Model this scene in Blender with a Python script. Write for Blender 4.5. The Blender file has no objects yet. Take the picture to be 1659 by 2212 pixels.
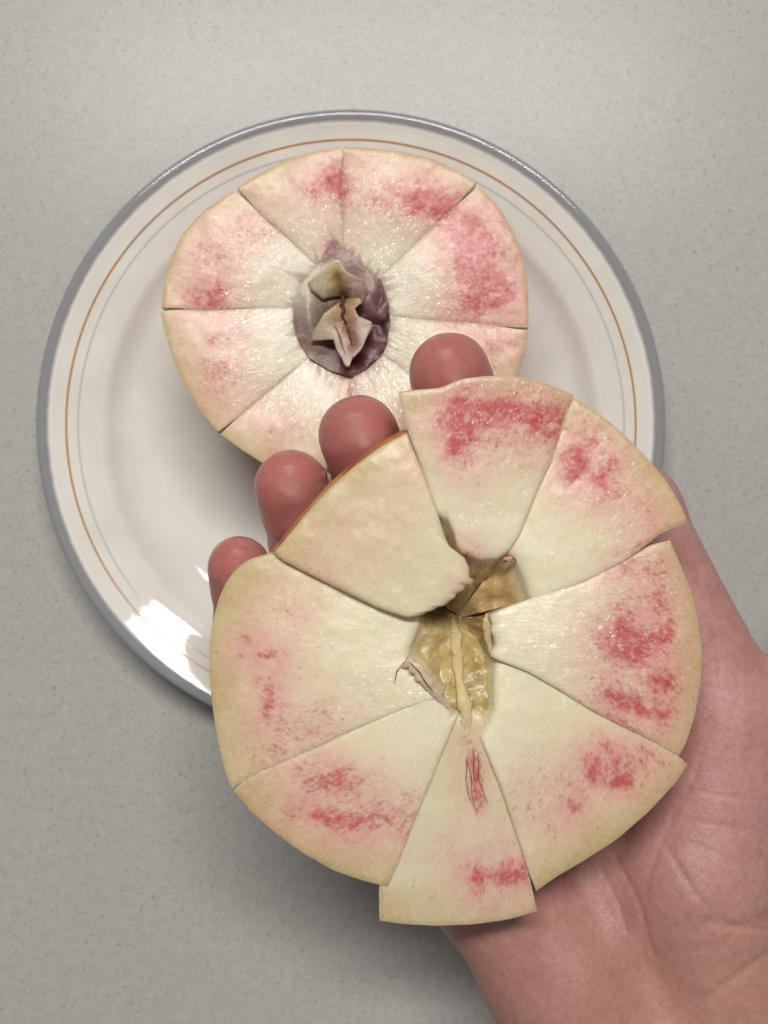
import bpy, bmesh, math, random
import numpy as np
from mathutils import Vector, geometry as mgeo

random.seed(7); rng = np.random.default_rng(7)
scene = bpy.context.scene
COL = scene.collection
CM = 0.01                      # everything below is written in centimetres

# ------------------------------------------------------------------ camera
HC, FPX = 32.5, 2600.0         # camera height over the table (cm), focal length (px of a 1659 x 2212 frame)
cam_d = bpy.data.cameras.new('camera')
cam = bpy.data.objects.new('camera', cam_d); COL.objects.link(cam)
cam.location = (0, 0, HC * CM)
cam_d.sensor_fit = 'VERTICAL'; cam_d.sensor_height = 24.0; cam_d.lens = 24.0 * FPX / 2212.0
cam_d.clip_start = 0.005; cam_d.clip_end = 50
cam_d.dof.use_dof = True; cam_d.dof.focus_distance = 0.258; cam_d.dof.aperture_fstop = 9.0
scene.camera = cam

# ------------------------------------------------------------------ world, lamps, exposure
w = bpy.data.worlds.new('World'); scene.world = w; w.use_nodes = True
bg = w.node_tree.nodes['Background']; bg.inputs[0].default_value = (0.97, 0.98, 1.0, 1); bg.inputs[1].default_value = 0.075

def area(name, loc, target, sx, sy, power, col):
    l = bpy.data.lights.new(name, 'AREA'); l.shape = 'RECTANGLE'; l.size = sx * CM; l.size_y = sy * CM
    l.energy = power; l.color = col
    o = bpy.data.objects.new(name, l); COL.objects.link(o)
    o.location = Vector(loc) * CM
    d = Vector(target) - Vector(loc)
    o.rotation_euler = (math.atan2(d.y, -d.z), 0, 0)
    return o
area('ceiling_lamp', (-2, 50, 110), (0, 0, 3), 70, 13, 11.8, (1.0, 0.965, 0.925))
area('second_lamp', (-8, -85, 110), (0, 0, 3), 46, 14, 1.2, (1.0, 0.95, 0.88))

vs = scene.view_settings
scene.display_settings.display_device = 'sRGB'
vs.view_transform = 'Standard'; vs.look = 'None'; vs.exposure = 0.0; vs.gamma = 1.0

# ------------------------------------------------------------------ helpers
def U(px, py, z):
    """a sight line of the camera met at height z (cm)"""
    px = np.asarray(px, float); py = np.asarray(py, float); z = np.asarray(z, float)
    k = (HC - z) / FPX
    return np.stack([(px - 829.5) * k, -(py - 1106.0) * k, z + 0 * px], -1)

def to_px(P):
    k = FPX / (HC - P[..., 2])
    return np.stack([829.5 + P[..., 0] * k, 1106.0 - P[..., 1] * k], -1)

def srgb(r, g, b):
    c = np.array([r, g, b], float) / 255.0
    return np.where(c <= 0.04045, c / 12.92, ((c + 0.055) / 1.055) ** 2.4)

def _hash(ix, iy, iz, seed):
    h = (ix * 374761393 + iy * 668265263 + iz * 2147483647 + seed * 1274126177) & 0xffffffff
    h = ((h ^ (h >> 13)) * 1274126177) & 0xffffffff
    h = ((h ^ (h >> 16)) * 2246822519) & 0xffffffff
    return ((h ^ (h >> 15)) & 0xffff) / 65535.0

def vnoise(p, seed=0):
    p = np.asarray(p, float)
    if p.shape[-1] == 2: p = np.concatenate([p, np.zeros(p.shape[:-1] + (1,))], -1)
    f = np.floor(p); t = p - f; i = f.astype(np.int64); t = t * t * (3 - 2 * t)
    r = 0
    for a in (0, 1):
        for b in (0, 1):
            for c in (0, 1):
                wgt = (t[..., 0] if a else 1 - t[..., 0]) * (t[..., 1] if b else 1 - t[..., 1]) * (t[..., 2] if c else 1 - t[..., 2])
                r = r + wgt * _hash(i[..., 0] + a, i[..., 1] + b, i[..., 2] + c, seed)
    return r

def fbm(p, seed=0, oct=4, gain=0.5):
    p = np.asarray(p, float); s = 0; a = 1.0; n = 0
    for o in range(oct):
        s = s + a * vnoise(p * (2.03 ** o) + 17.3 * o, seed + o); n += a; a *= gain
    return s / n

def sstep(a, b, x):
    t = np.clip((x - a) / (b - a), 0, 1); return t * t * (3 - 2 * t)

def mixc(a, b, t):
    t = np.asarray(t)[..., None]; return a * (1 - t) + b * t

def resample(pts, n):
    pts = np.asarray(pts, float)
    # smooth polyline: Chaikin-free, arc length parametrised linear with light smoothing
    seg = np.linalg.norm(np.diff(pts[:, :2], axis=0), axis=1); s = np.concatenate([[0], np.cumsum(seg)]); s /= s[-1]
    t = np.linspace(0, 1, n)
    out = np.stack([np.interp(t, s, pts[:, k]) for k in range(pts.shape[1])], -1)
    return out

def smooth_line(pts, n, it=3):
    fine = resample(pts, 400)
    k = 9
    for _ in range(it):
        pad = np.concatenate([2 * fine[:1] - fine[k:0:-1], fine, 2 * fine[-1:] - fine[-2:-k - 2:-1]])
        c = np.cumsum(np.concatenate([np.zeros((1, fine.shape[1])), pad]), axis=0)
        f2 = (c[2 * k + 1:] - c[:-2 * k - 1]) / (2 * k + 1)
        f2[0] = fine[0]; f2[-1] = fine[-1]; fine = f2
    return resample(fine, n)

def link(o, parent=None):
    COL.objects.link(o)
    if parent is not None: o.parent = parent
    return o

def make_mesh(name, V, F, mat, parent=None, attrs=None, smooth=True, recalc=True, merge=False, loc=(0, 0, 0), sharp=False):
    V = np.asarray(V, float) - np.asarray(loc, float)
    me = bpy.data.meshes.new(name)
    me.from_pydata((V * CM).tolist(), [], F)
    for k, a in (attrs or {}).items():
        a = np.asarray(a, float)
        if a.ndim == 1:
            at = me.attributes.new(k, 'FLOAT', 'POINT'); at.data.foreach_set('value', a.astype(np.float32))
        elif k == 'Col':
            at = me.attributes.new(k, 'FLOAT_COLOR', 'POINT')
            c4 = np.concatenate([a, np.ones((len(a), 1))], 1); at.data.foreach_set('color', c4.astype(np.float32).ravel())
        else:
            at = me.attributes.new(k, 'FLOAT_VECTOR', 'POINT'); at.data.foreach_set('vector', a.astype(np.float32).ravel())
    if recalc or merge:
        bm = bmesh.new(); bm.from_mesh(me)
        if merge:
            bmesh.ops.remove_doubles(bm, verts=bm.verts, dist=0.0004 * CM)
            bmesh.ops.dissolve_degenerate(bm, edges=bm.edges, dist=1e-7)
        bmesh.ops.recalc_face_normals(bm, faces=bm.faces)
        if sharp:
            for e in bm.edges:
                if len(e.link_faces) == 2 and e.calc_face_angle(0) > 0.9: e.smooth = False
        bm.to_mesh(me); bm.free()
    if smooth: me.polygons.foreach_set('use_smooth', [True] * len(me.polygons))
    me.materials.append(mat); me.update()
    o = bpy.data.objects.new(name, me)
    link(o, parent)
    return o

def thing(name, label, cat, loc, group=None):
    o = bpy.data.objects.new(name, None); COL.objects.link(o)
    o.empty_display_size = 0.02
    o.location = Vector(loc) * CM; o['label'] = label; o['category'] = cat
    if group: o['group'] = group
    return o

def grid_faces(nu, nv, off=0, flip=False):
    F = []
    for i in range(nu - 1):
        for j in range(nv - 1):
            a = off + i * nv + j; b = off + (i + 1) * nv + j
            q = (a, b, b + 1, a + 1)
            F.append(q[::-1] if flip else q)
    return F

# ------------------------------------------------------------------ material kit
class NT:
    def __init__(s, name):
        s.m = bpy.data.materials.new(name); s.m.use_nodes = True; s.t = s.m.node_tree
        s.b = s.t.nodes['Principled BSDF']
    def n(s, typ, **kw):
        nd = s.t.nodes.new(typ)
        for k, v in kw.items():
            if k.startswith('i_'): nd.inputs[k[2:].replace('_', ' ')].default_value = v
            else: setattr(nd, k, v)
        return nd
    def l(s, a, b): s.t.links.new(a, b)
    def attr(s, name, out='Color'):
        nd = s.n('ShaderNodeAttribute'); nd.attribute_name = name; return nd.outputs[out]
    def math(s, op, a, b=None, c=None, clamp=False):
        nd = s.n('ShaderNodeMath', operation=op); nd.use_clamp = clamp
        for k, x in enumerate((a, b, c)):
            if x is None: continue
            if hasattr(x, 'is_linked'): s.l(x, nd.inputs[k])
            else: nd.inputs[k].default_value = x
        return nd.outputs[0]
    def mix(s, fac, a, b, mode='MIX'):
        nd = s.n('ShaderNodeMix', data_type='RGBA', blend_type=mode)
        for k, x in ((0, fac), (6, a), (7, b)):
            if hasattr(x, 'is_linked'): s.l(x, nd.inputs[k])
            else: nd.inputs[k].default_value = x if k == 0 else (*x, 1)
        return nd.outputs[2]
    def noise(s, vec, scale, detail=3, rough=0.55, dist=0.0):
        nd = s.n('ShaderNodeTexNoise'); nd.inputs['Scale'].default_value = scale; nd.inputs['Detail'].default_value = detail
        nd.inputs['Roughness'].default_value = rough; nd.inputs['Distortion'].default_value = dist
        s.l(vec, nd.inputs['Vector']); return nd.outputs['Fac']
    def scalev(s, vec, v):
        nd = s.n('ShaderNodeVectorMath', operation='MULTIPLY'); s.l(vec, nd.inputs[0]); nd.inputs[1].default_value = v; return nd.outputs[0]
    def maprange(s, x, a, b, c=0.0, d=1.0):
        nd = s.n('ShaderNodeMapRange'); s.l(x, nd.inputs[0])
        for k, v in zip((1, 2, 3, 4), (a, b, c, d)): nd.inputs[k].default_value = v
        return nd.outputs[0]
    def bump(s, h, strength, dist, prev=None):
        nd = s.n('ShaderNodeBump'); nd.inputs['Distance'].default_value = dist * CM
        if hasattr(strength, 'is_linked'): s.l(strength, nd.inputs['Strength'])
        else: nd.inputs['Strength'].default_value = strength
        s.l(h, nd.inputs['Height'])
        if prev is not None: s.l(prev, nd.inputs['Normal'])
        return nd.outputs[0]
    def pos(s):
        g = s.n('ShaderNodeNewGeometry'); return s.scalev(g.outputs['Position'], (100, 100, 100))
    def set(s, **kw):
        for k, v in kw.items():
            k = k.replace('_', ' ')
            if hasattr(v, 'is_linked'): s.l(v, s.b.inputs[k])
            else: s.b.inputs[k].default_value = v

def mat_table():
    s = NT('speckled_laminate'); p = s.pos()
    big = s.noise(p, 0.35, 3); mid = s.noise(p, 3.2, 4, 0.65); fine = s.noise(p, 15, 3, 0.7)
    fl = s.noise(p, 11.5, 4, 0.62, 0.6)
    base = s.mix(s.maprange(mid, 0.3, 0.7), tuple(srgb(174, 172, 168)), tuple(srgb(186, 185, 182)))
    base = s.mix(s.maprange(big, 0.3, 0.7, 0, 0.35), base, tuple(srgb(178, 175, 165)))
    base = s.mix(s.maprange(fine, 0.35, 0.7, 0.0, 0.40), base, tuple(srgb(200, 202, 198)))
    base = s.mix(s.maprange(fl, 0.565, 0.66, 0.0, 0.65), base, tuple(srgb(136, 133, 124)))
    fl2 = s.noise(s.scalev(p, (1, 1, 1)), 22, 2, 0.5)
    base = s.mix(s.maprange(fl2, 0.64, 0.76, 0.0, 0.4), base, tuple(srgb(128, 126, 118)))
    s.set(Base_Color=base, Roughness=0.27, Specular_IOR_Level=0.19)
    s.set(Normal=s.bump(s.noise(p, 11, 3, 0.6), 0.18, 0.02))
    return s.m

def mat_glaze(name, col, rough=0.035, mottle=0.03):
    s = NT(name); p = s.pos()
    n = s.noise(p, 0.8, 3)
    c2 = tuple(np.clip(np.array(col) * (1 - mottle * 3), 0, 1))
    base = s.mix(s.maprange(n, 0.3, 0.7), col, c2)
    s.set(Base_Color=base, Roughness=rough, Specular_IOR_Level=0.5)
    s.set(Normal=s.bump(s.noise(p, 2.0, 3, 0.6), 0.10, 0.008))
    return s.m

def mat_rim_band(R0, R1, inner, outer):
    s = NT('grey_rim_glaze')
    tc = s.n('ShaderNodeTexCoord'); sx = s.n('ShaderNodeSeparateXYZ'); s.l(tc.outputs['Object'], sx.inputs[0])
    r = s.math('SQRT', s.math('ADD', s.math('MULTIPLY', sx.outputs[0], sx.outputs[0]), s.math('MULTIPLY', sx.outputs[1], sx.outputs[1])))
    nz = s.noise(s.pos(), 3, 3)
    r2 = s.math('ADD', s.math('MULTIPLY', r, 100.0), s.math('MULTIPLY', s.math('SUBTRACT', nz, 0.5), 0.05))
    f = s.maprange(r2, R0, R1)
    s.set(Base_Color=s.mix(f, inner, outer), Roughness=0.05, Specular_IOR_Level=0.5)
    s.set(Normal=s.bump(s.noise(s.pos(), 3.0, 3, 0.6), 0.12, 0.012))
    return s.m

def mat_flesh(name='peach_flesh', rough=0.36, grain=0.5, fibre=0.5, spec=0.5, coat=1.0):
    s = NT(name); p = s.pos()
    col = s.attr('Col'); fib = s.attr('fib', 'Vector'); wet = s.attr('wet', 'Fac')
    g1 = s.noise(p, 30, 3, 0.65); g2 = s.noise(p, 9, 3, 0.6)
    col = s.mix(s.maprange(g1, 0.35, 0.68, 0.0, 0.16), col, (0.30, 0.22, 0.10), 'MULTIPLY')
    col = s.mix(s.maprange(g2, 0.45, 0.75, 0.0, 0.18), col, (0.90, 0.88, 0.74))
    f = s.noise(s.scalev(fib, (16, 3.0, 1)), 1.0, 3, 0.6)
    col = s.mix(s.maprange(f, 0.5, 0.8, 0.0, 0.14), col, (0.95, 0.93, 0.84))
    b = s.bump(f, s.math('MULTIPLY', wet, fibre), 0.05)
    b = s.bump(s.noise(p, 17, 3, 0.7), s.math('MULTIPLY', wet, grain), 0.035, b)
    b = s.bump(g1, s.math('MULTIPLY', wet, grain * 0.6), 0.012, b)
    s.set(Base_Color=col, Normal=b, Specular_IOR_Level=spec)
    s.set(Roughness=rough + 0.08)
    cb = s.bump(s.noise(s.scalev(fib, (13, 6, 1)), 1.0, 2.5, 0.5, 0.4), 1.0, 0.075)
    s.set(Coat_Weight=s.math('MINIMUM', s.math('MULTIPLY', s.maprange(wet, 0.12, 0.75), coat), 1.0), Coat_Roughness=0.10, Coat_Normal=cb)
    s.set(Subsurface_Weight=0.30, Subsurface_Radius=(1.0, 0.6, 0.32), Subsurface_Scale=0.22 * CM)
    return s.m

def mat_peach_skin():
    s = NT('peach_skin'); p = s.pos(); n = s.noise(p, 0.9, 4, 0.6); n2 = s.noise(p, 12, 3)
    c = s.mix(s.maprange(n, 0.40, 0.62), tuple(srgb(168, 62, 58)), tuple(srgb(206, 150, 92)))
    c = s.mix(s.maprange(n2, 0.5, 0.75, 0, 0.35), c, tuple(srgb(222, 176, 128)))
    s.set(Base_Color=c, Roughness=0.5, Specular_IOR_Level=0.35, Subsurface_Weight=0.1, Subsurface_Radius=(1, .5, .3), Subsurface_Scale=0.15 * CM)
    s.set(Normal=s.bump(n2, 0.3, 0.01))
    return s.m

def mat_tissue(name, rough=0.35, ss=0.3):
    s = NT(name); p = s.pos(); col = s.attr('Col')
    g = s.noise(p, 16, 4, 0.65); h = s.noise(p, 4.5, 3)
    col = s.mix(s.maprange(g, 0.4, 0.7, 0, 0.30), col, (0.33, 0.20, 0.12), 'MULTIPLY')
    col = s.mix(s.maprange(h, 0.5, 0.75, 0, 0.15), col, (0.80, 0.74, 0.62))
    b = s.bump(h, 0.5, 0.06); b = s.bump(g, 0.4, 0.025, b)
    s.set(Base_Color=col, Roughness=rough, Normal=b, Subsurface_Weight=ss, Subsurface_Radius=(1.0, 0.5, 0.25), Subsurface_Scale=0.18 * CM)
    return s.m

def mat_plain(name, col, rough=0.4):
    s = NT(name); n = s.noise(s.pos(), 14, 3)
    c = s.mix(s.maprange(n, .35, .7, 0, .4), tuple(col), tuple(np.array(col) * 0.55))
    s.set(Base_Color=c, Roughness=rough); return s.m

def mat_hand():
    s = NT('hand_skin'); p = s.pos(); col = s.attr('Col')
    n1 = s.noise(p, 1.6, 4, 0.6); n2 = s.noise(p, 7, 4, 0.65)
    col = s.mix(s.maprange(n1, 0.38, 0.66, 0, 0.34), col, tuple(srgb(204, 146, 136)))
    col = s.mix(s.maprange(n2, 0.42, 0.70, 0, 0.34), col, tuple(srgb(152, 104, 94)))
    # fine skin relief: two families of lines, and pores
    fp = s.attr('ridge', 'Vector')
    wv = s.n('ShaderNodeTexWave', wave_type='BANDS', bands_direction='Y'); s.l(fp, wv.inputs['Vector'])
    wv.inputs['Scale'].default_value = 17; wv.inputs['Distortion'].default_value = 3.0; wv.inputs['Detail'].default_value = 1.5; wv.inputs['Detail Scale'].default_value = 0.35
    tip = s.attr('tip', 'Fac'); rot = s.n('ShaderNodeVectorRotate', rotation_type='Z_AXIS'); s.l(p, rot.inputs[0]); rot.inputs['Angle'].default_value = 0.72
    q = rot.outputs[0]
    c1 = s.noise(s.scalev(q, (1.5, 9, 2)), 1.0, 3, 0.6, 0.35); c2 = s.noise(s.scalev(q, (8, 1.8, 2)), 1.0, 3, 0.6, 0.35)
    vor = s.n('ShaderNodeTexVoronoi', feature='DISTANCE_TO_EDGE'); s.l(s.scalev(q, (6.5, 9.5, 6)), vor.inputs['Vector']); vor.inputs['Scale'].default_value = 1.3
    cell = s.maprange(vor.outputs['Distance'], 0.0, 0.12)
    b = s.bump(wv.outputs['Fac'], s.math('MULTIPLY', tip, 0.45), 0.012)
    nt = s.math('SUBTRACT', 1.0, tip)
    b = s.bump(c1, s.math('MULTIPLY', nt, 0.35), 0.035, b); b = s.bump(c2, s.math('MULTIPLY', nt, 0.25), 0.03, b)
    b = s.bump(cell, s.math('MULTIPLY', nt, 0.30), 0.010, b)
    b = s.bump(s.noise(p, 26, 3, 0.6), 0.25, 0.010, b)
    s.set(Base_Color=col, Roughness=s.math('SUBTRACT', 0.46, s.math('MULTIPLY', tip, 0.13)), Specular_IOR_Level=0.45, Normal=b,
          Subsurface_Weight=0.28, Subsurface_Radius=(1.0, 0.35, 0.2), Subsurface_Scale=0.35 * CM)
    return s.m

# ------------------------------------------------------------------ the setting: counter top
bm = bmesh.new(); bmesh.ops.create_grid(bm, x_segments=8, y_segments=8, size=1.0)
me = bpy.data.meshes.new('countertop'); bm.to_mesh(me); bm.free(); me.materials.append(mat_table())
table = link(bpy.data.objects.new('countertop', me)); table['kind'] = 'structure'
table['label'] = 'pale grey speckled laminate counter top'

# ------------------------------------------------------------------ plate
PC = U(757, 914, 2.0); PCX, PCY = float(PC[0]), float(PC[1])
prof = [(0, .36), (2, .36), (3.9, .36), (4.5, .39), (5.0, .45), (5.4, .53), (5.75, .65), (6.0, .79), (6.2, .955), (6.33, 1.085), (6.41, 1.155), (6.48, 1.20), (6.57, 1.24),
        (6.70, 1.297), (6.95, 1.388), (7.2, 1.479), (7.45, 1.57), (7.65, 1.645), (7.76, 1.685), (7.85, 1.712), (7.93, 1.722), (7.99, 1.715), (8.04, 1.69), (8.06, 1.65),
        (8.055, 1.62), (8.0, 1.57), (7.8, 1.47), (7.4, 1.28), (6.9, 1.10), (6.4, .86), (6.0, .55), (5.6, .28), (5.3, .18), (5.15, .02), (4.9, .02), (4.75, .16), (2, .18), (0, .18)]
def lathe(prof, n=192):
    V, F = [], []
    for r, z in prof:
        for k in range(n):
            a = 2 * math.pi * k / n; V.append((r * math.cos(a), r * math.sin(a), z))
    for i in range(len(prof) - 1):
        for k in range(n):
            k2 = (k + 1) % n
            F.append((i * n + k, i * n + k2, (i + 1) * n + k2, (i + 1) * n + k))
    return V, F
def dense(prof, sub=4):
    P = np.array(prof); out = []
    for i in range(len(P) - 1):
        p0 = P[max(i - 1, 0)]; p1 = P[i]; p2 = P[i + 1]; p3 = P[min(i + 2, len(P) - 1)]
        for t in np.linspace(0, 1, sub, endpoint=False):
            out.append(tuple(0.5 * ((2 * p1) + (-p0 + p2) * t + (2 * p0 - 5 * p1 + 4 * p2 - p3) * t * t + (-p0 + 3 * p1 - 3 * p2 + p3) * t ** 3)))
    out.append(tuple(P[-1])); out = [(max(r, 0.0), z) for r, z in out]
    return out
plate = thing('plate', 'round cream side plate with grey edge and gold line under the uncut peach half', 'plate', (PCX, PCY, 0))
cream = tuple(srgb(241, 239, 231))
V, F = lathe(dense(prof)); 
make_mesh('plate_body', V, F, mat_glaze('cream_glaze', cream), plate, merge=True)
dp = dense(prof, 8); top = [q for q in dp[:dp.index(max(dp))] if True]
def offset_strip(r0, r1, eps, extra_under=False):
    P = np.array(dp); k_out = int(np.argmax(P[:, 0]))
    sel = [i for i in range(k_out) if r0 <= P[i, 0] <= r1]
    if extra_under: sel = [i for i in range(len(P)) if (P[i, 0] >= r0 and i < k_out) or (i >= k_out and P[i, 0] > 7.7)]
    rs = []
    if not extra_under:
        for r in np.linspace(r0, r1, 7):
            z = float(np.interp(r, P[:k_out, 0], P[:k_out, 1])); rs.append((r, z + eps))
        return rs
    for i in sel:
        d = P[min(i + 1, len(P) - 1)] - P[max(i - 1, 0)]; nn = np.array([-d[1], d[0]]); nn /= np.linalg.norm(nn) + 1e-9
        rs.append(tuple(P[i] + nn * eps))
    return rs
V, F = lathe(offset_strip(7.66, 8.1, 0.004, True))
make_mesh('rim_band', V, F, mat_rim_band(7.71, 7.80, cream, tuple(srgb(148, 149, 152))), plate)
V, F = lathe(offset_strip(7.305, 7.35, 0.004)); make_mesh('gold_line', V, F, mat_plain('gold_line_glaze', srgb(184, 128, 44), 0.25), plate)
V, F = lathe(offset_strip(7.03, 7.07, 0.004)); make_mesh('grey_line', V, F, mat_plain('grey_line_glaze', srgb(206, 207, 206), 0.12), plate)

# ------------------------------------------------------------------ peach wedges
M_FLESH_WET = mat_flesh('wet_peach_flesh', 0.30, 0.22, 0.22, 0.5, 1.0)
M_FLESH = mat_flesh('peach_flesh', 0.29, 0.16, 0.26, 0.5, 1.0)
M_SKIN = mat_peach_skin()
C_CORE = srgb(240, 236, 216); C_MID = srgb(239, 226, 202); C_EDGE = srgb(216, 188, 142)
C_PINK = srgb(236, 166, 160); C_RED = srgb(200, 42, 58); C_DEEP = srgb(166, 40, 54)

def pigment(pxy, blots, scale=1.0, seed=3):
    R = np.zeros(pxy.shape[:-1]); Wd = np.zeros(pxy.shape[:-1])
    q = pxy / 92.0
    warp = np.stack([fbm(q * 3.2, 11, 4) - .5, fbm(q * 3.2, 23, 4) - .5], -1) * 30
    pw = pxy + warp
    for b in blots:
        x, y, rx, ry, a = b[:5]; ang = math.radians(b[5]) if len(b) > 5 else 0
        dx = pw[..., 0] - x; dy = pw[..., 1] - y
        u = dx * math.cos(ang) + dy * math.sin(ang); v = -dx * math.sin(ang) + dy * math.cos(ang)
        R = R + a * np.exp(-((u / (1.3 * rx)) ** 2 + (v / (1.3 * ry)) ** 2))
        Wd = np.maximum(Wd, 0.30 + 0.5 * a) * 0 + Wd + min(a, .9) * np.exp(-(u / (rx * 1.3 + 28)) ** 2 - (v / (ry * 1.3 + 28)) ** 2)
    return R, 1 - np.exp(-0.74 * Wd)

def flesh_colour(pxy, v, dside, R, seed, fibq, oxid=0.40, fringe=0.0, core=C_CORE, mid=C_MID, edge=C_EDGE):
    q = pxy / 92.0
    n = fbm(q * 1.7, seed, 4); nh = np.clip(0.5 + 1.6 * (fbm(q * 5.0, seed + 5, 5, 0.66) - .5), 0, 1); nv = fbm(q * 19.0, seed + 9, 3, 0.65)
    vv = v + 0.22 * (n - 0.5)
    st0 = np.clip(0.5 + 1.8 * (fbm(fibq * np.array([1.6, .4, 1]), seed + 91, 3, 0.6) - .5), 0, 1)
    c = mixc(core, mid, sstep(0.15, 0.7, vv)); c = mixc(c, edge, sstep(0.66, 1.0, vv))
    c = mixc(c, srgb(228, 220, 178), 0.30 * sstep(0.5, 0.72, fbm(q * 1.1, seed + 31, 3)))
    R, Wd = R
    Rp = np.clip(R, 0, 1.3)
    Wd = np.clip(Wd + 0.12 * sstep(.45, .62, v) * (1 - sstep(.80, .95, v)) * sstep(.35, .65, n), 0, 1)
    c = mixc(c, C_PINK, np.clip(1.0 * Wd * (0.62 + 0.7 * nh), 0, 0.84))
    st = np.clip(0.5 + 1.5 * (fbm(fibq, seed + 21, 4, 0.6) - .5), 0, 1)
    t = Rp * (0.75 * nh + 0.55 * st + 0.75 * np.clip(.5 + 2.2 * (fbm(q * 13, seed + 61, 3, .7) - .5), 0, 1))
    c = mixc(c, C_RED, np.clip(0.88 * sstep(0.28, 1.60, t), 0, 0.80))
    c = mixc(c, C_DEEP, 0.48 * sstep(0.60, 0.68, nv) * sstep(0.05, 0.5, Rp * (0.3 + 1.2 * st)))
    if fringe > 0: c = mixc(c, srgb(168, 106, 106), fringe * (1 - sstep(0.0, 1.0, v / (0.03 + 0.32 * st0 ** 2.2))))
    # sparse brown flecks everywhere
    fl = vnoise(q * 26.0, seed + 77)
    c = mixc(c, srgb(150, 92, 60), 0.40 * sstep(0.93, 0.97, fl) * sstep(0.2, 0.5, v))
    # oxidised cut edges
    c = mixc(c, srgb(190, 140, 98), oxid * np.exp(-dside / 0.04))
    return c

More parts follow.
